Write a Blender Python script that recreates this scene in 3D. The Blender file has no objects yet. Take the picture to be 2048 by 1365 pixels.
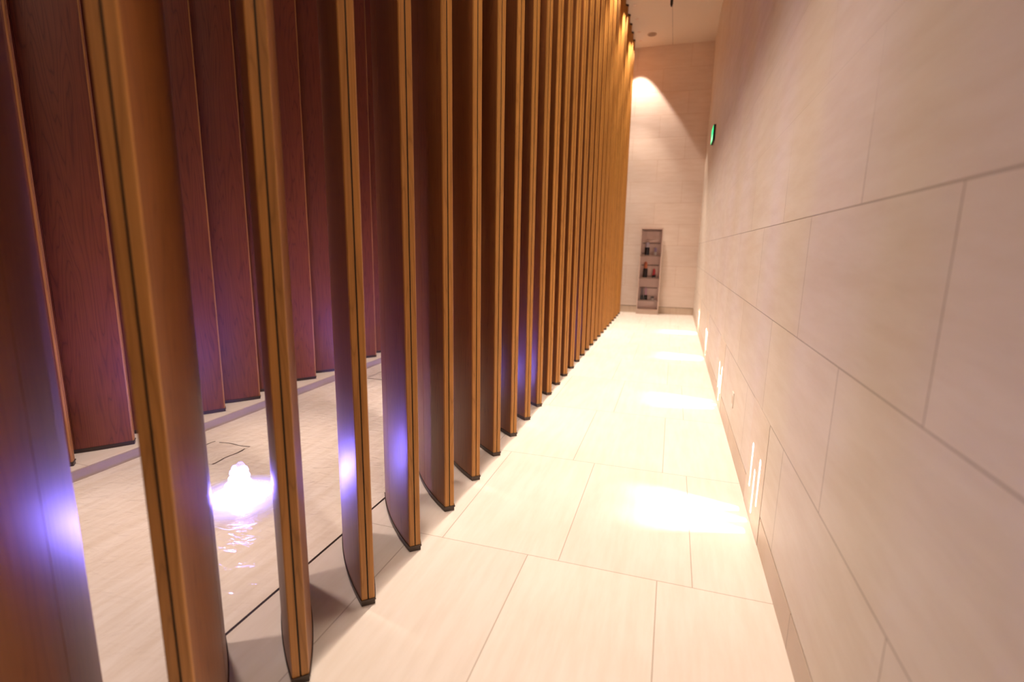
import bpy, bmesh, math, random
from mathutils import Matrix, Vector
random.seed(7)
C = bpy.context.scene.collection
S = bpy.context.scene

# ------------------------------------------------------------------ camera
F, YAW, PIT, ROL, H = 1012.95, .30224, -.18413, .017396, 1.5
cy, sy = math.cos(YAW), math.sin(YAW)
fwd = Vector((-sy*math.cos(PIT), cy*math.cos(PIT), math.sin(PIT)))
r0 = Vector((cy, sy, 0)); u0 = r0.cross(fwd)
rt = math.cos(ROL)*r0 + math.sin(ROL)*u0
up = -math.sin(ROL)*r0 + math.cos(ROL)*u0
cd = bpy.data.cameras.new('camera'); cam = bpy.data.objects.new('camera', cd); C.objects.link(cam)
m = Matrix((rt, up, -fwd)).transposed().to_4x4(); m.translation = Vector((0, 0, H)); cam.matrix_world = m
cd.sensor_width = 36; cd.lens = F/2048*36; cd.clip_start = .02
cd.dof.use_dof = True; cd.dof.focus_distance = 3.0; cd.dof.aperture_fstop = 1.3
S.camera = cam

# ------------------------------------------------------------------ world, exposure
w = bpy.data.worlds.new('world'); S.world = w; w.use_nodes = True
w.node_tree.nodes['Background'].inputs[0].default_value = (1, .8, .65, 1)
w.node_tree.nodes['Background'].inputs[1].default_value = .0
S.view_settings.view_transform = 'Standard'; S.view_settings.look = 'None'
S.view_settings.exposure = 0.5; S.view_settings.gamma = 1.0; S.view_settings.use_curve_mapping = False

# ------------------------------------------------------------------ light strengths
SPOT_W, SPOT_TAN, SPOT_X = 212.0, .58, -1.0
SPOT_COL = (1.0, .83, .69)
WASH_W, WASH_COL = 40.0, (1.0, .92, .84)
JET_W, JET_COL = 165.0, (.20, .12, 1.0)
FILL_W, FILL_COL = 22.0, (1.0, .86, .76)
POOL_W, POOL_COL = 330.0, (1.0, .79, .68)

# ------------------------------------------------------------------ dimensions
XW, XL, YF, YB, ZC = .515, -5.9, 12.42, -3.2, 5.86       # right wall, left wall, far wall, back wall, ceiling
P0, P1, PZ = -1.56, -3.665, -.055                        # pool edges and water level
PITCH, PITCHR = .4115, .4095
WASH_Y = [2.92 + 2.27*i for i in range(4)]
JETS = [(-2.44, 2.27 + 2.46*i) for i in range(4)]

# ------------------------------------------------------------------ helpers
def lampdata(name, kind, energy, col, radius=.03):
    l = bpy.data.lights.new(name, kind); l.energy = energy; l.color = col
    if kind in ('POINT', 'SPOT'): l.shadow_soft_size = radius
    return l
def lamp(name, data, loc, parent=None, rot=None):
    o = bpy.data.objects.new(name, data); C.objects.link(o); o.location = loc
    if rot: o.rotation_euler = rot
    if parent: o.parent = parent
    return o
def link_mesh(name, bm, mat, parent=None, smooth=False):
    bmesh.ops.recalc_face_normals(bm, faces=bm.faces)
    me = bpy.data.meshes.new(name); bm.to_mesh(me); bm.free()
    if smooth:
        for p in me.polygons: p.use_smooth = True
    me.materials.append(mat)
    o = bpy.data.objects.new(name, me); C.objects.link(o)
    if parent: o.parent = parent
    return o
def box(bm, x0, x1, y0, y1, z0, z1):
    v = [bm.verts.new(p) for p in ((x0,y0,z0),(x1,y0,z0),(x1,y1,z0),(x0,y1,z0),(x0,y0,z1),(x1,y0,z1),(x1,y1,z1),(x0,y1,z1))]
    for f in ((0,3,2,1),(4,5,6,7),(0,1,5,4),(1,2,6,5),(2,3,7,6),(3,0,4,7)): bm.faces.new([v[i] for i in f])
    return v
def bx(name, mat, parent, *d, bevel=0):
    bm = bmesh.new(); box(bm, *d)
    if bevel: bmesh.ops.bevel(bm, geom=bm.edges[:], offset=bevel, segments=2, affect='EDGES', profile=.6)
    return link_mesh(name, bm, mat, parent)
def prism(bm, pts, z0, z1):
    a = [bm.verts.new((x, y, z0)) for x, y in pts]; b = [bm.verts.new((x, y, z1)) for x, y in pts]
    n = len(pts)
    for i in range(n): bm.faces.new((a[i], a[(i+1) % n], b[(i+1) % n], b[i]))
    bm.faces.new(a[::-1]); bm.faces.new(b)
def lathe(bm, prof, cx=0, cy=0, n=24):
    rings = []
    for r, z in prof: rings.append([bm.verts.new((cx+r*math.cos(2*math.pi*i/n), cy+r*math.sin(2*math.pi*i/n), z)) for i in range(n)])
    for a, b in zip(rings, rings[1:]):
        for i in range(n): bm.faces.new((a[i], a[(i+1) % n], b[(i+1) % n], b[i]))
    bm.faces.new(rings[0][::-1]); bm.faces.new(rings[-1])
def empty(name, loc, label, cat, group=None):
    o = bpy.data.objects.new(name, None); C.objects.link(o); o.location = loc; o.empty_display_size = .1
    o['label'] = label; o['category'] = cat
    if group: o['group'] = group
    return o
def tag(o, label, cat, group=None, kind=None):
    o['label'] = label; o['category'] = cat
    if group: o['group'] = group
    if kind: o['kind'] = kind
    return o
def struct(o): o['kind'] = 'structure'; return o

# ------------------------------------------------------------------ materials
def newmat(name):
    m = bpy.data.materials.new(name); m.use_nodes = True
    nt = m.node_tree; return m, nt, nt.nodes, nt.links, nt.nodes['Principled BSDF']
def setp(b, **k):
    for a, v in k.items(): b.inputs[a.replace('_', ' ')].default_value = v
def plain(name, col, rough=.5, metal=0, **k):
    m, nt, N, L, b = newmat(name); setp(b, Base_Color=(*col, 1), Roughness=rough, Metallic=metal, **k)
    n = N.new('ShaderNodeTexNoise'); n.inputs['Scale'].default_value = 60
    bp = N.new('ShaderNodeBump'); bp.inputs['Strength'].default_value = .03
    L.new(n.outputs['Fac'], bp.inputs['Height']); L.new(bp.outputs[0], b.inputs['Normal'])
    return m
def emis(name, col, strength):
    m, nt, N, L, b = newmat(name); setp(b, Base_Color=(*col, 1), Emission_Color=(*col, 1), Emission_Strength=strength); return m

def stone(name, base, u, v, width, row, offs, su, sv, rough=.45, mort=.0035, vein=.10, joint=.55, veindir=(0, .5, 0), fade=None):
    """u, v = 'X','Y','Z' axes used for the joints"""
    m, nt, N, L, b = newmat(name)
    tc = N.new('ShaderNodeTexCoord'); sp = N.new('ShaderNodeSeparateXYZ'); L.new(tc.outputs['Object'], sp.inputs[0])
    cb = N.new('ShaderNodeCombineXYZ')
    def add(o, s):
        a = N.new('ShaderNodeMath'); a.operation = 'ADD'; L.new(o, a.inputs[0]); a.inputs[1].default_value = s; return a.outputs[0]
    L.new(add(sp.outputs[u], su), cb.inputs[0]); L.new(add(sp.outputs[v], sv), cb.inputs[1])
    br = N.new('ShaderNodeTexBrick'); L.new(cb.outputs[0], br.inputs['Vector'])
    br.offset = offs; br.offset_frequency = 2; br.squash = 1
    for k, x in (('Scale', 1), ('Mortar Size', mort), ('Mortar Smooth', .35), ('Bias', 0), ('Brick Width', width), ('Row Height', row)): br.inputs[k].default_value = x
    br.inputs['Color1'].default_value = (.94, .935, .93, 1); br.inputs['Color2'].default_value = (1.0, .995, .985, 1)
    br.inputs['Mortar'].default_value = (joint, joint*.93, joint*.86, 1)
    if fade:                                  # joints are drawn thinner in the upper courses
        fz = N.new('ShaderNodeMapRange'); L.new(sp.outputs['Z'], fz.inputs[0])
        fz.inputs['From Min'].default_value, fz.inputs['From Max'].default_value = fade; fz.inputs['To Min'].default_value = mort; fz.inputs['To Max'].default_value = mort*.15
        L.new(fz.outputs[0], br.inputs['Mortar Size'])
    # soft bedding veins
    mp = N.new('ShaderNodeMapping'); L.new(tc.outputs['Object'], mp.inputs[0]); mp.inputs['Rotation'].default_value = veindir
    mp.inputs['Scale'].default_value = (1.1, 1.1, 7) if v == 'Z' else (9, 1.2, 1)
    n1 = N.new('ShaderNodeTexNoise'); L.new(mp.outputs[0], n1.inputs['Vector']); n1.inputs['Scale'].default_value = 2.2; n1.inputs['Detail'].default_value = 7; n1.inputs['Roughness'].default_value = .62
    n2 = N.new('ShaderNodeTexNoise'); L.new(tc.outputs['Object'], n2.inputs['Vector']); n2.inputs['Scale'].default_value = 1.3; n2.inputs['Detail'].default_value = 4
    r1 = N.new('ShaderNodeValToRGB'); L.new(n1.outputs['Fac'], r1.inputs[0])
    e = r1.color_ramp.elements; e[0].position = .33; e[0].color = (1-vein, 1-vein*1.35, 1-vein*1.8, 1); e[1].position = .62; e[1].color = (1, 1, 1, 1)
    r2 = N.new('ShaderNodeValToRGB'); L.new(n2.outputs['Fac'], r2.inputs[0])
    e = r2.color_ramp.elements; e[0].position = .3; e[0].color = (.95, .92, .89, 1); e[1].position = .7; e[1].color = (1, 1, 1, 1)
    def mul(a, c):
        x = N.new('ShaderNodeMix'); x.data_type = 'RGBA'; x.blend_type = 'MULTIPLY'; x.inputs[0].default_value = 1
        L.new(a, x.inputs[6])
        if isinstance(c, tuple): x.inputs[7].default_value = c
        else: L.new(c, x.inputs[7])
        return x.outputs[2]
    col = mul(mul(mul(r1.outputs[0], r2.outputs[0]), br.outputs['Color']), (*base, 1))
    L.new(col, b.inputs['Base Color']); b.inputs['Roughness'].default_value = rough
    inv = N.new('ShaderNodeMath'); inv.operation = 'SUBTRACT'; inv.inputs[0].default_value = 1; L.new(br.outputs['Fac'], inv.inputs[1])
    bp = N.new('ShaderNodeBump'); bp.inputs['Strength'].default_value = .5; bp.inputs['Distance'].default_value = .003
    L.new(inv.outputs[0], bp.inputs['Height'])
    nf = N.new('ShaderNodeTexNoise'); nf.inputs['Scale'].default_value = 140; L.new(tc.outputs['Object'], nf.inputs['Vector'])
    b2 = N.new('ShaderNodeBump'); b2.inputs['Strength'].default_value = .06; b2.inputs['Distance'].default_value = .002
    L.new(nf.outputs['Fac'], b2.inputs['Height']); L.new(bp.outputs[0], b2.inputs['Normal']); L.new(b2.outputs[0], b.inputs['Normal'])
    return m

STONE = (.82, .745, .665)
m_floor = stone('floor_stone', (.85, .79, .725), 'X', 'Y', .617, 1.2, .75, .585+6.17, .2+12, rough=.42, mort=.0030, vein=.06, joint=.66)
WU = 1.137
m_wr = stone('wall_stone', STONE, 'Y', 'Z', WU, .4933, .5, -1.205+WU/2+WU*10, -.16+.4933*2, rough=.5, vein=.07, joint=.55, mort=.0032, veindir=(.45, 0, 0), fade=(1.7, 2.0))
m_wf = stone('far_wall_stone', (.84, .73, .66), 'X', 'Z', WU, .4745, .5, .5+WU*10+.57, -.165+.4745*2, rough=.5, vein=.07, joint=.86, mort=.006)
m_panel = stone('panel_stone', (.83, .73, .63), 'Y', 'Z', 50, 50, .5, 20, 20, rough=.5, vein=.08)
m_base = stone('base_stone', (.70, .58, .47), 'Y', 'X', 1.137, 50, .5, 10, 20, rough=.45, vein=.08)
m_pool = stone('pool_stone', (.90, .82, .76), 'X', 'Y', 50, 50, .5, 20, 20, rough=.4, vein=.11)
m_gap = plain('gap_dark', (.035, .028, .022), .8)
m_ceil = plain('ceiling_paint', (.80, .70, .58), .8)
m_bronze = plain('dark_bronze', (.075, .055, .045), .38, .7)
m_core = plain('core_black', (.018, .014, .010), .7)
m_white = emis('lamp_white', (1, .86, .7), 30)
m_liner = plain('light_liner', (.9, .86, .8), .4)

def wood(name, dark, mid, light, rough=.46, coat=.3):
    m, nt, N, L, b = newmat(name)
    tc = N.new('ShaderNodeTexCoord'); oi = N.new('ShaderNodeObjectInfo')
    off = N.new('ShaderNodeVectorMath'); off.operation = 'SCALE'; off.inputs[0].default_value = (13, 7, 29); L.new(oi.outputs['Random'], off.inputs['Scale'])
    ad = N.new('ShaderNodeVectorMath'); L.new(tc.outputs['Object'], ad.inputs[0]); L.new(off.outputs[0], ad.inputs[1])
    mp = N.new('ShaderNodeMapping'); L.new(ad.outputs[0], mp.inputs[0]); mp.inputs['Scale'].default_value = (9, 9, .55)
    n1 = N.new('ShaderNodeTexNoise'); L.new(mp.outputs[0], n1.inputs['Vector']); n1.inputs['Scale'].default_value = 1; n1.inputs['Detail'].default_value = 2; n1.inputs['Distortion'].default_value = .3
    # cathedral growth rings: contour lines of the slow noise
    mm = N.new('ShaderNodeMath'); mm.operation = 'MULTIPLY'; mm.inputs[1].default_value = 17; L.new(n1.outputs['Fac'], mm.inputs[0])
    fr = N.new('ShaderNodeMath'); fr.operation = 'PINGPONG'; fr.inputs[1].default_value = .5; L.new(mm.outputs[0], fr.inputs[0])
    r = N.new('ShaderNodeValToRGB'); L.new(fr.outputs[0], r.inputs[0])
    e = r.color_ramp.elements; e[0].position = 0; e[0].color = (*dark, 1); e[1].position = .5; e[1].color = (*light, 1)
    x = r.color_ramp.elements.new(.10); x.color = (*mid, 1)
    mp2 = N.new('ShaderNodeMapping'); L.new(ad.outputs[0], mp2.inputs[0]); mp2.inputs['Scale'].default_value = (220, 220, 3)
    n2 = N.new('ShaderNodeTexNoise'); L.new(mp2.outputs[0], n2.inputs['Vector']); n2.inputs['Scale'].default_value = 1; n2.inputs['Detail'].default_value = 3
    r2 = N.new('ShaderNodeValToRGB'); L.new(n2.outputs['Fac'], r2.inputs[0]); e = r2.color_ramp.elements
    e[0].position = .3; e[0].color = (.86, .84, .82, 1); e[1].position = .6; e[1].color = (1, 1, 1, 1)
    mx = N.new('ShaderNodeMix'); mx.data_type = 'RGBA'; mx.blend_type = 'MULTIPLY'; mx.inputs[0].default_value = 1
    L.new(r.outputs[0], mx.inputs[6]); L.new(r2.outputs[0], mx.inputs[7])
    hs = N.new('ShaderNodeHueSaturation'); L.new(mx.outputs[2], hs.inputs['Color'])
    mr = N.new('ShaderNodeMapRange'); mr.inputs['To Min'].default_value = .88; mr.inputs['To Max'].default_value = 1.1; L.new(oi.outputs['Random'], mr.inputs[0]); L.new(mr.outputs[0], hs.inputs['Value'])
    L.new(hs.outputs[0], b.inputs['Base Color'])
    setp(b, Roughness=rough, Coat_Weight=coat, Coat_Roughness=.44, Specular_IOR_Level=.4)
    bp = N.new('ShaderNodeBump'); bp.inputs['Strength'].default_value = .12; bp.inputs['Distance'].default_value = .001
    L.new(n2.outputs['Fac'], bp.inputs['Height']); L.new(bp.outputs[0], b.inputs['Normal'])
    return m
m_wood = wood('fin_wood', (.20, .062, .014), (.255, .088, .019), (.28, .100, .022), coat=.2)
m_wood_bounce = wood('fin_wood_bounce_tint', (.17, .040, .014), (.235, .060, .018), (.26, .070, .021), coat=.15)  # rear row: red light bounced between the fins, put into the wood colour
m_edge_lit = wood('fin_edge_wood_lit', (.38, .17, .035), (.47, .215, .046), (.52, .24, .054), rough=.42, coat=.15)  # same wood as the faces, with the corridor light painted in as brighter colour

# ------------------------------------------------------------------ room shell
def plane_grid(name, mat, axis, c, us, vs, holes=()):
    """rectangular wall made of the cells of us x vs except the holes"""
    bm = bmesh.new(); V = {}
    def vt(i, j):
        if (i, j) not in V:
            a, b_ = us[i], vs[j]
            V[i, j] = bm.verts.new((c, a, b_) if axis == 'x' else (a, c, b_) if axis == 'y' else (a, b_, c))
        return V[i, j]
    for i in range(len(us)-1):
        for j in range(len(vs)-1):
            um, vm = (us[i]+us[i+1])/2, (vs[j]+vs[j+1])/2
            if any(h[0] < um < h[1] and h[2] < vm < h[3] for h in holes): continue
            bm.faces.new((vt(i, j), vt(i+1, j), vt(i+1, j+1), vt(i, j+1)))
    return link_mesh(name, bm, mat)
TH = .25
def slab(name, mat, *d): return struct(bx(name, mat, None, *d))
# floors: walkway and the far ledge, both 2 m thick down to a common base
slab('floor', m_floor, P0+.012, XW+TH, YB-TH, YF+TH, -.3, 0)
slab('floor_rear_ledge', m_floor, XL-TH, P1, YB-TH, YF+TH, -.3, 0)
slab('pool_basin', m_pool, P1, P0, YB-TH, YF+TH, -.3, PZ-.018)
slab('trim_1', m_bronze, P0, P0+.012, YB-TH, YF+TH, -.3, .001)
slab('trim_2', stone('curb_stone', (.50, .42, .38), 'Y', 'Z', 1.2, 50, .5, 10, 20), P1, P1+.012, YB-TH, YF+TH, -.3, -.0015)
slab('ceiling', m_ceil, XL-TH, XW+TH, YB-TH, YF+TH, ZC, ZC+.2)
slab('trim_3', m_gap, -.347, -.343, YB, YF, ZC-.001, ZC+.01)
slab('wall_far', m_wf, XL-TH, XW+TH, YF, YF+TH, .165, ZC)
slab('wall_left', m_wf, XL-TH, XL, YB-TH, YF, 0, ZC)
slab('wall_back', m_wf, XL-TH, XW+TH, YB-TH, YB, 0, ZC)
slab('baseboard_far', m_base, XL-TH, XW+.004, YF+.006, YF+TH, 0, .157)
slab('trim_4', m_gap, XL-TH, XW, YF+.02, YF+TH, .157, .165)
# right wall, 25 mm stone with openings for the floor washers, on a recessed skirting
ys = [YB-TH]; holes = []
PW = .26
for y in WASH_Y: ys += [y-PW, y+PW]; holes.append((y-PW, y+PW, 0, .655))
ys.append(YF)
wr = plane_grid('wall_right', m_wr, 'x', XW, ys, [.165, .655, ZC], holes)
bmm = bmesh.new(); bmm.from_mesh(wr.data)
ret = bmesh.ops.extrude_face_region(bmm, geom=bmm.faces[:]); bmesh.ops.translate(bmm, vec=(.14, 0, 0), verts=[v for v in ret['geom'] if isinstance(v, bmesh.types.BMVert)])
bmesh.ops.recalc_face_normals(bmm, faces=bmm.faces); bmm.to_mesh(wr.data); bmm.free(); struct(wr)
slab('wall_right_backing', m_gap, XW+.14, XW+TH, YB-TH, YF+TH, 0, ZC)
bm = bmesh.new(); bm2 = bmesh.new(); segs = [YB] + [v for y in WASH_Y for v in (y-PW, y+PW)] + [YF]
for a, b_ in zip(segs[::2], segs[1::2]):
    box(bm, XW+.001, XW+.14, a, b_, 0, .152); box(bm2, XW+.005, XW+.14, a, b_, .152, .165)
struct(link_mesh('baseboard_right', bm, m_base)); struct(link_mesh('trim_gap_shade', bm2, m_gap))  # dark strip fills the gap over the baseboard, its shade put into the colour

# ------------------------------------------------------------------ floor washers in the right wall
def stadium(y, z0, z1, w=.036, n=6):
    r = w/2; pts = []
    for i in range(n+1): a = math.pi*i/n; pts.append((y+r*math.cos(a), z1-r+r*math.sin(a)))
    for i in range(n+1): a = math.pi+math.pi*i/n; pts.append((y+r*math.cos(a), z0+r+r*math.sin(a)))
    return pts
SL = [(.125, .15, .42), (0.0, .045, .31), (-.125, .15, .42)]
def washer(y, label):
    t = empty('wall_light', (XW, y, 0), label, 'wall light', 'floor washer lights in the stone wall')
    bm = bmesh.new(); n = 6
    P = PW-.002; zt = .652
    # front sheet with three slots: triangulated fill, then thickness
    def loop(pts): vs = [bm.verts.new((0, a, b_)) for a, b_ in pts]; return [bm.edges.new((vs[i], vs[(i+1) % len(vs)])) for i in range(len(vs))]
    es = loop([(-P, 0.0005), (P, 0.0005), (P, zt), (-P, zt)])
    for s in SL: es += loop(stadium(*s, n=n))
    bmesh.ops.triangle_fill(bm, edges=es, use_beauty=True)
    ret = bmesh.ops.extrude_face_region(bm, geom=bm.faces[:]); bmesh.ops.translate(bm, vec=(.005, 0, 0), verts=[v for v in ret['geom'] if isinstance(v, bmesh.types.BMVert)])
    link_mesh('cover_panel', bm, m_panel, t).location = (-.0015, 0, 0)
    bm = bmesh.new()
    x0, x1, z0, z1 = .0037, .138, .001, .65; a = PW-.004
    for d in ((x1-.004, x1, -a, a, z0, z1), (x0, x1-.004, -a, -a+.006, z0, z1), (x0, x1-.004, a-.006, a, z0, z1), (x0, x1-.004, -a+.006, a-.006, z1-.006, z1), (x0, x1-.004, -a+.006, a-.006, z0, z0+.006), (x0, x1-.004, -.0645, -.0605, z0+.006, z1-.006), (x0, x1-.004, .0605, .0645, z0+.006, z1-.006)): box(bm, *d)
    link_mesh('light_housing', bm, m_liner, t)
    for (dy, s0, s1) in SL:
        b2 = bmesh.new(); box(b2, .098, .104, dy-.008, dy+.008, s1+.045, s1+.075)
        link_mesh('lamp', b2, m_white, t)
        l = lampdata('washer_light', 'POINT', WASH_W, WASH_COL, .010)
        lamp('bulb', l, (.085, dy, s1+.050), t)
    return t
wl = ['nearest floor washer light, three tall glowing slots low in the right stone wall',
      'second nearest slotted floor washer light in right wall, just beyond the small outlet plate',
      'third slotted floor washer light along the right wall, counted from the camera',
      'farthest slotted floor washer light in the right wall, close to the far corner']
for y, l in zip(WASH_Y, wl): washer(y, l)

# ------------------------------------------------------------------ wooden fins
L_, HT, BUL = .61, .027, .027
def half(s, o=0): return HT + BUL*4*(s/L_)*(1-s/L_) + o
def face_profile():
    ss = [L_*i/20 for i in range(21)]; pts = []
    g = L_*.55; done = False
    for s in ss:
        if s > g and not done:
            pts += [(g-.0016, half(g)), (g, half(g)-.005), (g+.0016, half(g))]; done = True
        if abs(s-g) > .01: pts.append((s, half(s)))
    return pts
ZB, ZT = .030, ZC-.035
CORE = .0028
def build_fin_parts():
    fp = face_profile(); parts = []
    def mk(name, pts, z0, z1, mat, bev=0):
        bm = bmesh.new(); prism(bm, pts, z0, z1); return link_mesh(name, bm, mat)
    e = .010                                   # thin edge lippings at both ends
    for sg in (1, -1):
        inner = [p for p in fp if e <= p[0] <= L_-e]
        pts = [(e, half(e))] + inner + [(L_-e, half(L_-e)), (L_-e, CORE), (e, CORE)]
        parts.append(mk('face_board', [(s, sg*n) for s, n in pts], ZB, ZT, m_wood))
        b = .0025
        for s0, s1 in ((0, e), (L_, L_-e)):
            q = [(s0, CORE), (s0, half(0)-b), (s0+(b if s1 > s0 else -b), half(0)), (s1, half(s1)), (s1, CORE)]
            parts.append(mk('edge_lipping', [(s, sg*n) for s, n in q], ZB, ZT, m_edge_lit))
    parts.append(mk('core_strip', [(.006, -CORE), (L_-.006, -CORE), (L_-.006, CORE), (.006, CORE)], ZB, ZT, m_core))
    ss = [L_*i/16 for i in range(17)]
    def outline(o, eo): 
        a = [(-eo, half(0, o))] + [(s, half(s, o)) for s in ss] + [(L_+eo, half(L_, o))]
        return a + [(s, -n) for s, n in reversed(a)]
    bm = bmesh.new(); prism(bm, outline(.0005, .0005), .001, .021); prism(bm, outline(.0038, .004), .0211, ZB)
    parts.append(link_mesh('base_shoe', bm, m_bronze))
    bm = bmesh.new(); prism(bm, outline(.003, .003), ZT, ZC-.001)
    parts.append(link_mesh('top_shoe', bm, m_bronze))
    return parts
PARTS = build_fin_parts(); first = [True]
ORD = 'first second third fourth fifth sixth seventh eighth ninth tenth eleventh twelfth thirteenth fourteenth fifteenth sixteenth seventeenth eighteenth nineteenth twentieth twenty-first twenty-second twenty-third twenty-fourth twenty-fifth twenty-sixth twenty-seventh twenty-eighth twenty-ninth'.split()
ANG = math.atan2(.45, -.4125)
REDMESH = {}
def fin(x, y, ang, label, group, red=False):
    t = empty('wooden_fin', (x, y, 0), label, 'wooden fin', group); t.rotation_euler.z = ang
    for p in PARTS:
        q = p if first[0] else p.copy()
        if not first[0]: C.objects.link(q)
        q.parent = t
    first[0] = False
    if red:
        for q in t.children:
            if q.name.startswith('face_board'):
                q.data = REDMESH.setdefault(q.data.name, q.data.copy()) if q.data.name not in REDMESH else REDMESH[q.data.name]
                q.data.materials[0] = m_wood_bounce
    return t
special = {
 0: 'broad out-of-focus wooden fin at the photo\'s left edge, blue glow across its face',
 1: 'blurred wooden fin with wide honey-coloured side, just left of the white glowing fountain',
 2: 'narrow edge-on wooden fin, just right of the white glowing fountain, grooved front edge',
 3: 'wooden fin with white-blue hot spot on its face, fourth from left in front row',
 4: 'wooden fin with broad blue-violet glow, fifth from the left in the front row',
 5: 'wooden fin with purple face and blue patch, sixth from the left in the front row',
 6: 'brown wooden fin with purple sliver at its rear, seventh from left in front row',
 28: 'farthest wooden fin of the front row, its edge against the pale far wall'}
tint = {9: 'brown wooden fin with slight violet tint', 10: 'wooden fin with violet glow low on its face', 11: 'purple-glowing wooden fin', 12: 'brown wooden fin with violet sliver', 16: 'thin wooden fin with faint purple tint', 17: 'thin wooden fin with faint purple tint'}
for i in range(29):
    lab = special.get(i) or '%s, %s from left in front row' % (tint.get(i, 'plain brown wooden fin' if i < 13 else 'distant orange-edged wooden fin'), ORD[i])
    fin(-1.1245, 1.225+PITCH*(i-2), ANG, lab, 'front row of tall wooden fins')
RB = (3.0, )
for j in range(14):
    x = -3.765; y = 2.185 + PITCHR*(j-2)
    lab = 'reddish wooden fin of the rear row beyond the pool, %s from left' % ORD[j]
    if j == 13: lab = 'last visible wooden fin of the rear row beyond the pool, partly hidden by front fins'
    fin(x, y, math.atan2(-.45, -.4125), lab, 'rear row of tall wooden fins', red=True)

# ------------------------------------------------------------------ pool water, hatches, fountains
def water_material():
    m, nt, N, L, b = newmat('pool_water'); N.remove(b)
    out = N['Material Output']
    tc = N.new('ShaderNodeTexCoord')
    mp = N.new('ShaderNodeMapping'); L.new(tc.outputs['Object'], mp.inputs[0]); mp.inputs['Scale'].default_value = (1.0, 1.6, 1)
    n1 = N.new('ShaderNodeTexNoise'); L.new(mp.outputs[0], n1.inputs['Vector']); n1.inputs['Scale'].default_value = 9; n1.inputs['Detail'].default_value = 3; n1.inputs['Distortion'].default_value = 1.2
    hs = n1.outputs['Fac']
    bp = N.new('ShaderNodeBump'); bp.inputs['Strength'].default_value = .5; bp.inputs['Distance'].default_value = .02; L.new(hs, bp.inputs['Height'])
    fr = N.new('ShaderNodeFresnel'); fr.inputs['IOR'].default_value = 1.33; L.new(bp.outputs[0], fr.inputs['Normal'])
    tr = N.new('ShaderNodeBsdfTransparent'); tr.inputs[0].default_value = (.97, .98, .985, 1)
    gl = N.new('ShaderNodeBsdfGlossy'); gl.inputs['Roughness'].default_value = .05; L.new(bp.outputs[0], gl.inputs['Normal'])
    mx = N.new('ShaderNodeMixShader'); L.new(fr.outputs[0], mx.inputs[0]); L.new(tr.outputs[0], mx.inputs[1]); L.new(gl.outputs[0], mx.inputs[2])
    L.new(mx.outputs[0], out.inputs[0]); return m
m_water = water_material()
bm = bmesh.new()
nx, ny = 70, 260; x0, x1, y0, y1 = P1+.0125, P0-.0005, .2, YF-.002
grid = []
for j in range(ny+1):
    row = []
    for i in range(nx+1):
        x = x0+(x1-x0)*i/nx; y = y0+(y1-y0)*j/ny; z = 0
        for a, b_ in JETS:
            d = math.hypot(x-a, y-b_); z += .0035*math.exp(-d*1.6)*math.sin(d*34)
        row.append(bm.verts.new((x, y, PZ+z)))
    grid.append(row)
for j in range(ny):
    for i in range(nx): bm.faces.new((grid[j][i], grid[j][i+1], grid[j+1][i+1], grid[j+1][i]))
bmesh.ops.recalc_face_normals(bm, faces=bm.faces)
pw = link_mesh('pool_water', bm, m_water, smooth=True)
if pw.data.polygons[0].normal.z < 0: pw.data.flip_normals()
tag(pw, 'shallow rippling clear water over pale stone between the two rows of fins', 'water', kind='stuff')

def hatch(cx, cy_, label):
    t = empty('pool_hatch', (cx, cy_, PZ-.018), label, 'hatch', 'access hatches in the pool floor')
    bx('cover', m_pool, t, -.17, .17, -.17, .17, 0, .003)
    for q, (ax, ay, bx_, by) in enumerate(((-.17, -.17, .12, -.17), (.17, -.17, .17, .13), (.17, .17, -.12, .17), (-.17, .17, -.17, -.13))):
        bm = bmesh.new(); n = 10; rows = []
        for i in range(n+1):
            k = i/n; x = ax+(bx_-ax)*k; y = ay+(by-ay)*k; wv = .006*math.sin(k*9+q)
            dx, dy = (0, 1) if q % 2 == 0 else (1, 0); wd = .0025+.002*abs(math.sin(k*7+q*2))
            rows.append((bm.verts.new((x+dx*(wv-wd), y+dy*(wv-wd), .0045)), bm.verts.new((x+dx*(wv+wd), y+dy*(wv+wd), .0045)),
                         bm.verts.new((x+dx*(wv+wd), y+dy*(wv+wd), .003)), bm.verts.new((x+dx*(wv-wd), y+dy*(wv-wd), .003))))
        for a, b_ in zip(rows, rows[1:]):
            for i in range(4): bm.faces.new((a[i], a[(i+1) % 4], b_[(i+1) % 4], b_[i]))
        bm.faces.new(rows[0][::-1]); bm.faces.new(rows[-1])
        link_mesh('joint_line', bm, m_bronze, t)
    return t
hatch(-3.22, 2.78, 'square access hatch outlined under the water, just behind the white glowing fountain')
hatch(-3.22, 5.24, 'small distant square hatch outline under the water near the rear curb')

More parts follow.
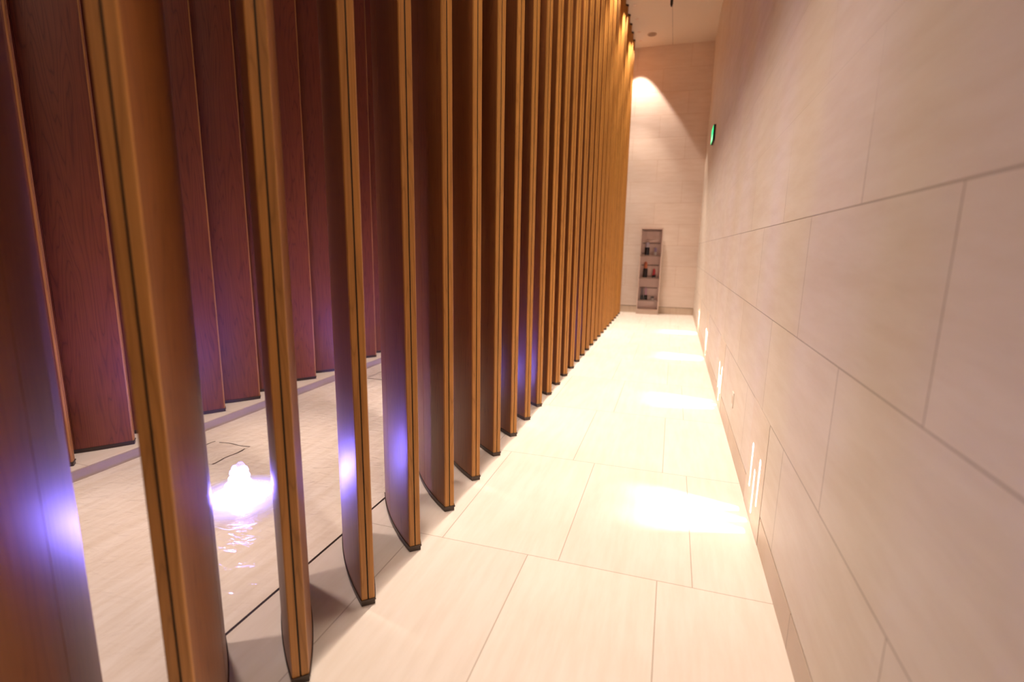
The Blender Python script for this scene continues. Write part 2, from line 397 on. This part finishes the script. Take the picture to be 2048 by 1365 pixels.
def foam_material(lo=.25, hi=.6, radial=False):
    m, nt, N, L, b = newmat('foam'); N.remove(b); out = N['Material Output']
    d = N.new('ShaderNodeBsdfDiffuse'); d.inputs[0].default_value = (.95, .96, 1, 1)
    t = N.new('ShaderNodeBsdfTranslucent'); t.inputs[0].default_value = (.95, .96, 1, 1)
    tr = N.new('ShaderNodeBsdfTransparent')
    gl = N.new('ShaderNodeBsdfGlossy'); gl.inputs['Roughness'].default_value = .1
    a = N.new('ShaderNodeMixShader'); a.inputs[0].default_value = .6; L.new(d.outputs[0], a.inputs[1]); L.new(t.outputs[0], a.inputs[2])
    g = N.new('ShaderNodeMixShader'); g.inputs[0].default_value = .08; L.new(a.outputs[0], g.inputs[1]); L.new(gl.outputs[0], g.inputs[2])
    n = N.new('ShaderNodeTexNoise'); n.inputs['Scale'].default_value = 55
    mr = N.new('ShaderNodeMapRange'); mr.inputs['From Min'].default_value = .35; mr.inputs['From Max'].default_value = .65; mr.inputs['To Min'].default_value = lo; mr.inputs['To Max'].default_value = hi; L.new(n.outputs['Fac'], mr.inputs[0])
    fac = mr.outputs[0]
    if radial:                                 # the froth thins out into clear water away from the jet
        tc = N.new('ShaderNodeTexCoord'); ln = N.new('ShaderNodeVectorMath'); ln.operation = 'LENGTH'; L.new(tc.outputs['Object'], ln.inputs[0])
        rr = N.new('ShaderNodeMapRange'); rr.inputs['From Min'].default_value = .16; rr.inputs['From Max'].default_value = .345; L.new(ln.outputs['Value'], rr.inputs[0])
        mxx = N.new('ShaderNodeMath'); mxx.operation = 'MAXIMUM'; L.new(fac, mxx.inputs[0]); L.new(rr.outputs[0], mxx.inputs[1]); fac = mxx.outputs[0]
    mx = N.new('ShaderNodeMixShader'); L.new(fac, mx.inputs[0]); L.new(tr.outputs[0], mx.inputs[2]); L.new(g.outputs[0], mx.inputs[1])
    L.new(mx.outputs[0], out.inputs[0]); return m
m_foam = foam_material(); m_foam2 = foam_material(.05, .35, True)
m_led = emis('led_blue', (.45, .42, 1.0), 60)
def plume(seed):
    rnd = random.Random(seed)
    mb = bmesh.new()
    # lumpy bubbling mound with a ragged crown
    n, rows = 48, 22; rings = []
    lob = [(rnd.uniform(0, 6.28), rnd.uniform(.25, 1.0)) for _ in range(7)]
    for j in range(rows+1):
        k = j/rows; ring = []
        for i in range(n):
            a = 2*math.pi*i/n
            top = .115+.03*sum(h*max(0, math.cos(a-p))**10 for p, h in lob)
            r = .088*(1-k)**.38*(1+.13*math.sin(a*5+j*.9)+.09*math.sin(a*9-j*1.7)) + .004
            z = top*k**.9 if k < .8 else top*k**.9
            ring.append(mb.verts.new((r*math.cos(a), r*math.sin(a), z)))
        rings.append(ring)
    for a, b_ in zip(rings, rings[1:]):
        for i in range(n): mb.faces.new((a[i], a[(i+1) % n], b_[(i+1) % n], b_[i]))
    mb.faces.new(rings[-1])
    for (cx, cy_, z, r) in [(.012, 0, .222, .020), (.010, .0, .205, .030), (.018, .004, .18, .038), (-.042, .01, .185, .022), (-.038, .0, .16, .030), (.045, -.01, .155, .030), (-.055, 0, .115, .028), (.062, .01, .105, .024), (0, -.03, .13, .036), (-.075, -.01, .07, .03), (.082, 0, .06, .026), (0, .04, .13, .03)]:
        bmesh.ops.create_icosphere(mb, subdivisions=2, radius=r, matrix=Matrix.Translation((cx, cy_, z)))
    return mb
def splash(seed):
    rnd = random.Random(seed); mb = bmesh.new()
    for k in range(70):
        a = rnd.uniform(0, 6.28); r = .11+.16*rnd.random()**1.5; s = rnd.uniform(.005, .014)
        bmesh.ops.create_icosphere(mb, subdivisions=1, radius=s, matrix=Matrix.Translation((r*math.cos(a), r*math.sin(a), .002)) @ Matrix.Diagonal((1.8, 1.2, .5, 1)))
    return mb
jl = ['white-blue glowing bubbling fountain jet in the pool between the near front fins',
      'second fountain jet, glimpsed as a bright blue-white sliver between two front fins',
      'third fountain jet, hidden by front fins, tinting distant fins purple',
      'fourth and farthest fountain jet, hidden behind the distant end of the front row']
for i, ((x, y), lab) in enumerate(zip(JETS, jl)):
    t = empty('fountain_jet', (x, y, PZ), lab, 'fountain', 'lit fountain jets along the pool')
    link_mesh('water_plume', plume(i+3), m_foam, t, smooth=True)
    mb = bmesh.new(); n = 60; rings = []; rnd = random.Random(i)
    ph = [rnd.uniform(0, 6.28) for _ in range(6)]
    for k in range(15):
        q = k/14; ring = []
        for j in range(n):
            a = 2*math.pi*j/n; ed = 1+.06*math.sin(3*a+ph[0])+.05*math.sin(7*a+ph[1])+.03*math.sin(13*a+ph[2])
            r = (.09+(.34*ed-.09)*q)
            z = .012+.030*(1-q)**1.5+.006*math.sin(r*95+ph[3]+math.sin(5*a))*(1-q)
            if k == 14: z = .001
            ring.append(mb.verts.new((r*math.cos(a), r*math.sin(a), z)))
        rings.append(ring)
    for a_, b_ in zip(rings, rings[1:]):
        for j in range(n): mb.faces.new((a_[j], a_[(j+1) % n], b_[(j+1) % n], b_[j]))
    link_mesh('foam_ring', mb, m_foam2, t, smooth=True)
    link_mesh('splash_drops', splash(i+9), m_foam, t, smooth=True)['kind'] = 'stuff'
    bm = bmesh.new(); lathe(bm, [(.05, -.016), (.05, -.008), (.044, -.006)]); link_mesh('underwater_lamp', bm, m_led, t)
    jl_ = lampdata('jet_light', 'SPOT', JET_W, JET_COL, .09); jl_.spot_size = math.radians(168); jl_.spot_blend = .45
    lamp('jet_light', jl_, (0, 0, .03), t, rot=(math.pi, 0, 0))        # submerged lamp shining up through the jet
    lamp('foam_light', lampdata('foam_light', 'POINT', JET_W*.2, (.33, .30, 1.0), .03), (0, 0, .07), t)

# ------------------------------------------------------------------ ceiling lights and fittings
m_trimring = plain('light_ring', (.72, .60, .47), .5)
SPY = [12.02] + [11.56-.61*i for i in range(17)]
def spot_fixture(x, y, label, power, colr, tan=SPOT_TAN, name='recessed_downlight', blend=.16, soft=.045, group='recessed downlights above the front fins'):
    t = empty(name, (x, y, ZC), label, 'downlight', group)
    bm = bmesh.new(); n = 24
    R = [(.040, 0), (.040, -.002), (.034, -.003), (.033, 0)]
    rings = [[bm.verts.new((r*math.cos(2*math.pi*k/n), r*math.sin(2*math.pi*k/n), z)) for k in range(n)] for r, z in R]
    for a, b_ in zip(rings, rings[1:]):
        for k in range(n): bm.faces.new((a[k], a[(k+1) % n], b_[(k+1) % n], b_[k]))
    link_mesh('trim_ring', bm, m_trimring, t)
    bm = bmesh.new(); lathe(bm, [(.033, -.0005), (.033, -.002), (.020, -.003)]); link_mesh('lens', bm, emis_lens, t)
    l = lampdata('downlight', 'SPOT', power, colr, soft); l.spot_size = 2*math.atan(tan); l.spot_blend = blend
    lamp('lamp_source', l, (0, 0, -.02), t)
    return t
emis_lens = emis('lens_warm', (.6, .42, .3), .15)
for i, y in enumerate(SPY):
    spot_fixture(SPOT_X, y, 'small recessed ceiling downlight nearest the far wall, beside the last fins' if i == 0 else 'small recessed ceiling downlight above the front fins, %s from the far wall' % ORD[i], SPOT_W, SPOT_COL, tan=.68 if i == 0 else SPOT_TAN, blend=.16 if i == 0 else .5)
t = empty('ceiling_speaker', (-.75, 11.75, ZC), 'round flat fitting in the ceiling near the far wall, right of the downlight', 'ceiling fitting')
bm = bmesh.new(); lathe(bm, [(.095, 0), (.095, -.008), (.085, -.012)]); link_mesh('rim', bm, plain('fitting_tan', (.50, .36, .25), .6), t)
bm = bmesh.new(); lathe(bm, [(.075, -.0121), (.075, -.016), (.02, -.018)]); link_mesh('grille', bm, plain('fitting_grille', (.32, .22, .15), .7), t)
t = empty('hanging_fixture', (-.33, 9.6, ZC), 'slim black fixture hanging from the ceiling at the top edge of the photo', 'ceiling fixture')
bm = bmesh.new(); lathe(bm, [(.05, 0), (.05, -.02), (.01, -.022)]); link_mesh('canopy', bm, m_core, t)
bm = bmesh.new(); lathe(bm, [(.006, -.02), (.006, -.24)]); link_mesh('rod', bm, m_core, t)
bm = bmesh.new(); lathe(bm, [(.020, -.24), (.022, -.26), (.022, -.37), (.012, -.395), (.006, -.41)]); link_mesh('head', bm, m_core, t)

# added unseen fill panel over walkway behind the camera; downlights over the pool
def soft_light(x, y, sx, sy_, power, colr, label):
    t = empty('added_fill_light', (x, y, ZC), label, 'ceiling light', 'added fill lights')
    bx('frame', m_trimring, t, -sx/2-.03, sx/2+.03, -sy_/2-.03, sy_/2+.03, -.012, -.0005)
    bx('fill_diffuser', emis('fill_diffuser', colr, 3), t, -sx/2, sx/2, -sy_/2, sy_/2, -.016, -.0125)
    l = bpy.data.lights.new('fill_light', 'AREA'); l.shape = 'RECTANGLE'; l.size = sx; l.size_y = sy_; l.energy = power; l.color = colr
    lamp('fill_source', l, (0, 0, -.03), t)
soft_light(-.3, -1.2, .5, 1.6, FILL_W, FILL_COL, 'added unseen fill light panel over the walkway behind the viewer')
for i in range(9):
    spot_fixture(-2.6, .6+1.35*i, 'narrow recessed ceiling downlight above the pool, %s along it from the camera' % ORD[i], POOL_W, POOL_COL, tan=.37, blend=.6, soft=.09, group='narrow downlights above the pool')

# ------------------------------------------------------------------ exit sign and outlet on the right wall
t = empty('exit_sign', (XW, 9.75, 3.31), 'small glowing green exit sign in dark housing high on the right wall', 'exit sign')
bx('housing', m_core, t, -.035, 0, -.24, .24, 0, .25, bevel=.004)
lf = bx('lit_face', emis('green_glow', (.0, .75, .22), 1.3), t, -.0375, -.0352, -.225, .225, .012, .238)
bx('pale_band', emis('green_pale', (.35, .95, .5), 1.0), lf, -.0385, -.0376, -.21, .21, .02, .10)

t = empty('wall_outlet', (XW, 4.10, .37), 'small pale outlet plate low on the right wall between the two nearest washers', 'outlet')
pl = bx('plate', plain('plate_cream', (.80, .72, .64), .4), t, -.006, 0, -.04, .04, -.06, .06, bevel=.002)
bx('socket', m_base, pl, -.0075, -.0061, -.022, .022, -.03, .03)

# ------------------------------------------------------------------ display cabinet at the far end
m_taupe = plain('cabinet_taupe', (.66, .50, .42), .5)
m_taupe2 = plain('cabinet_back', (.92, .74, .65), .55)
m_rail = plain('cabinet_rail', (.38, .28, .23), .5)
m_base2 = plain('cabinet_plinth', (.55, .42, .34), .5)
def glass(name):
    m, nt, N, L, b = newmat(name); N.remove(b); out = N['Material Output']
    fr = N.new('ShaderNodeFresnel'); fr.inputs[0].default_value = 1.2
    tr = N.new('ShaderNodeBsdfTransparent'); tr.inputs[0].default_value = (.93, .92, .94, 1); gl = N.new('ShaderNodeBsdfGlossy'); gl.inputs['Roughness'].default_value = .03
    mx = N.new('ShaderNodeMixShader'); L.new(fr.outputs[0], mx.inputs[0]); L.new(tr.outputs[0], mx.inputs[1]); L.new(gl.outputs[0], mx.inputs[2]); L.new(mx.outputs[0], out.inputs[0]); return m
m_glass = glass('clear_glass')
CX, CY, CW, CH, CDp = -.508, 12.25, .49, 1.98, .13
t = empty('display_cabinet', (CX, CY, 0), 'tall narrow taupe display cabinet with three shelves against the far wall', 'display cabinet')
w2 = CW/2; d2 = CDp/2
bx('plinth', m_base2, t, -w2-.005, w2+.005, -d2-.01, d2, 0, .085)
bx('back_panel', m_taupe2, t, -w2+.02, w2-.02, d2-.012, d2, .085, CH-.03)
bx('side_panel', m_taupe, t, -w2, -w2+.02, -d2, d2, .085, CH-.03)
bx('side_panel', m_taupe, t, w2-.02, w2, -d2, d2, .085, CH-.03)
bx('top_panel', m_taupe, t, -w2, w2, -d2, d2, CH-.03, CH)
bx('bottom_panel', m_taupe, t, -w2+.02, w2-.02, -d2+.008, d2-.012, .085, .12)
SH = [.335, .855, 1.365]
for z in SH: bx('shelf', m_base2, t, -w2+.02, w2-.02, -d2+.01, d2-.0125, z-.03, z)
for z in (.60, 1.12, 1.62, 1.90): bx('rail', m_rail, t, -w2+.05, w2-.05, d2-.028, d2-.0125, z, z+.025)
bx('glass_door', m_glass, t, -w2+.021, w2-.021, -d2+.001, -d2+.006, .121, CH-.031)
black = plain('product_black', (.015, .012, .016), .25)
def product(x, z, kind, w_, hb, ht, topc, label, name, bodyc=None, cat='bottle'):
    t = empty(name, (CX+x, CY-.015, z), label, cat, 'items on the display cabinet shelves')
    bm = bmesh.new(); lathe(bm, [(w_*.5, 0), (w_*.5, hb*.94), (w_*.44, hb)]); link_mesh('body', bm, bodyc or black, t, smooth=False)
    bm = bmesh.new()
    if kind == 'bullet': lathe(bm, [(w_*.36, hb), (w_*.36, hb+ht*.65), (w_*.28, hb+ht*.88), (w_*.10, hb+ht)])
    else: lathe(bm, [(w_*.42, hb), (w_*.42, hb+ht*.96), (w_*.36, hb+ht)])
    link_mesh('tip' if kind == 'bullet' else 'cap', bm, plain('prod_'+name, topc, .3), t)
A = -.085; B = .10
product(A, SH[2], 'cap', .105, .175, .115, (.75, .72, .85), 'tall black bottle with white cap on top shelf of the display cabinet', 'display_bottle')
product(B, SH[2]-.0, 'cap', .065, .075, .095, (.50, .42, .66), 'small white jar with lavender cap on top shelf of the display cabinet', 'display_bottle', plain('prod_cream', (.85, .85, .78), .3))
product(A-.01, SH[1], 'bullet', .10, .205, .155, (.85, .28, .14), 'tall black lipstick-shaped item with orange tip on the middle cabinet shelf', 'display_lipstick', cat='lipstick')
product(B, SH[1], 'bullet', .08, .055, .15, (.80, .08, .09), 'small red-tipped lipstick with black base on the middle cabinet shelf', 'display_lipstick', cat='lipstick')
product(A-.055, SH[0], 'cap', .06, .11, .16, (.22, .17, .20), 'dark slender bottle at the left of the bottom cabinet shelf', 'display_bottle')
product(A+.03, SH[0], 'bullet', .075, .11, .18, (.80, .50, .62), 'black item with tall pink tip on the bottom cabinet shelf', 'display_lipstick', cat='lipstick')
product(B, SH[0], 'cap', .085, .05, .03, (.05, .05, .05), 'small squat grey jar with dark lid on the bottom cabinet shelf', 'display_jar', plain('prod_grey', (.55, .52, .48), .3), cat='jar')
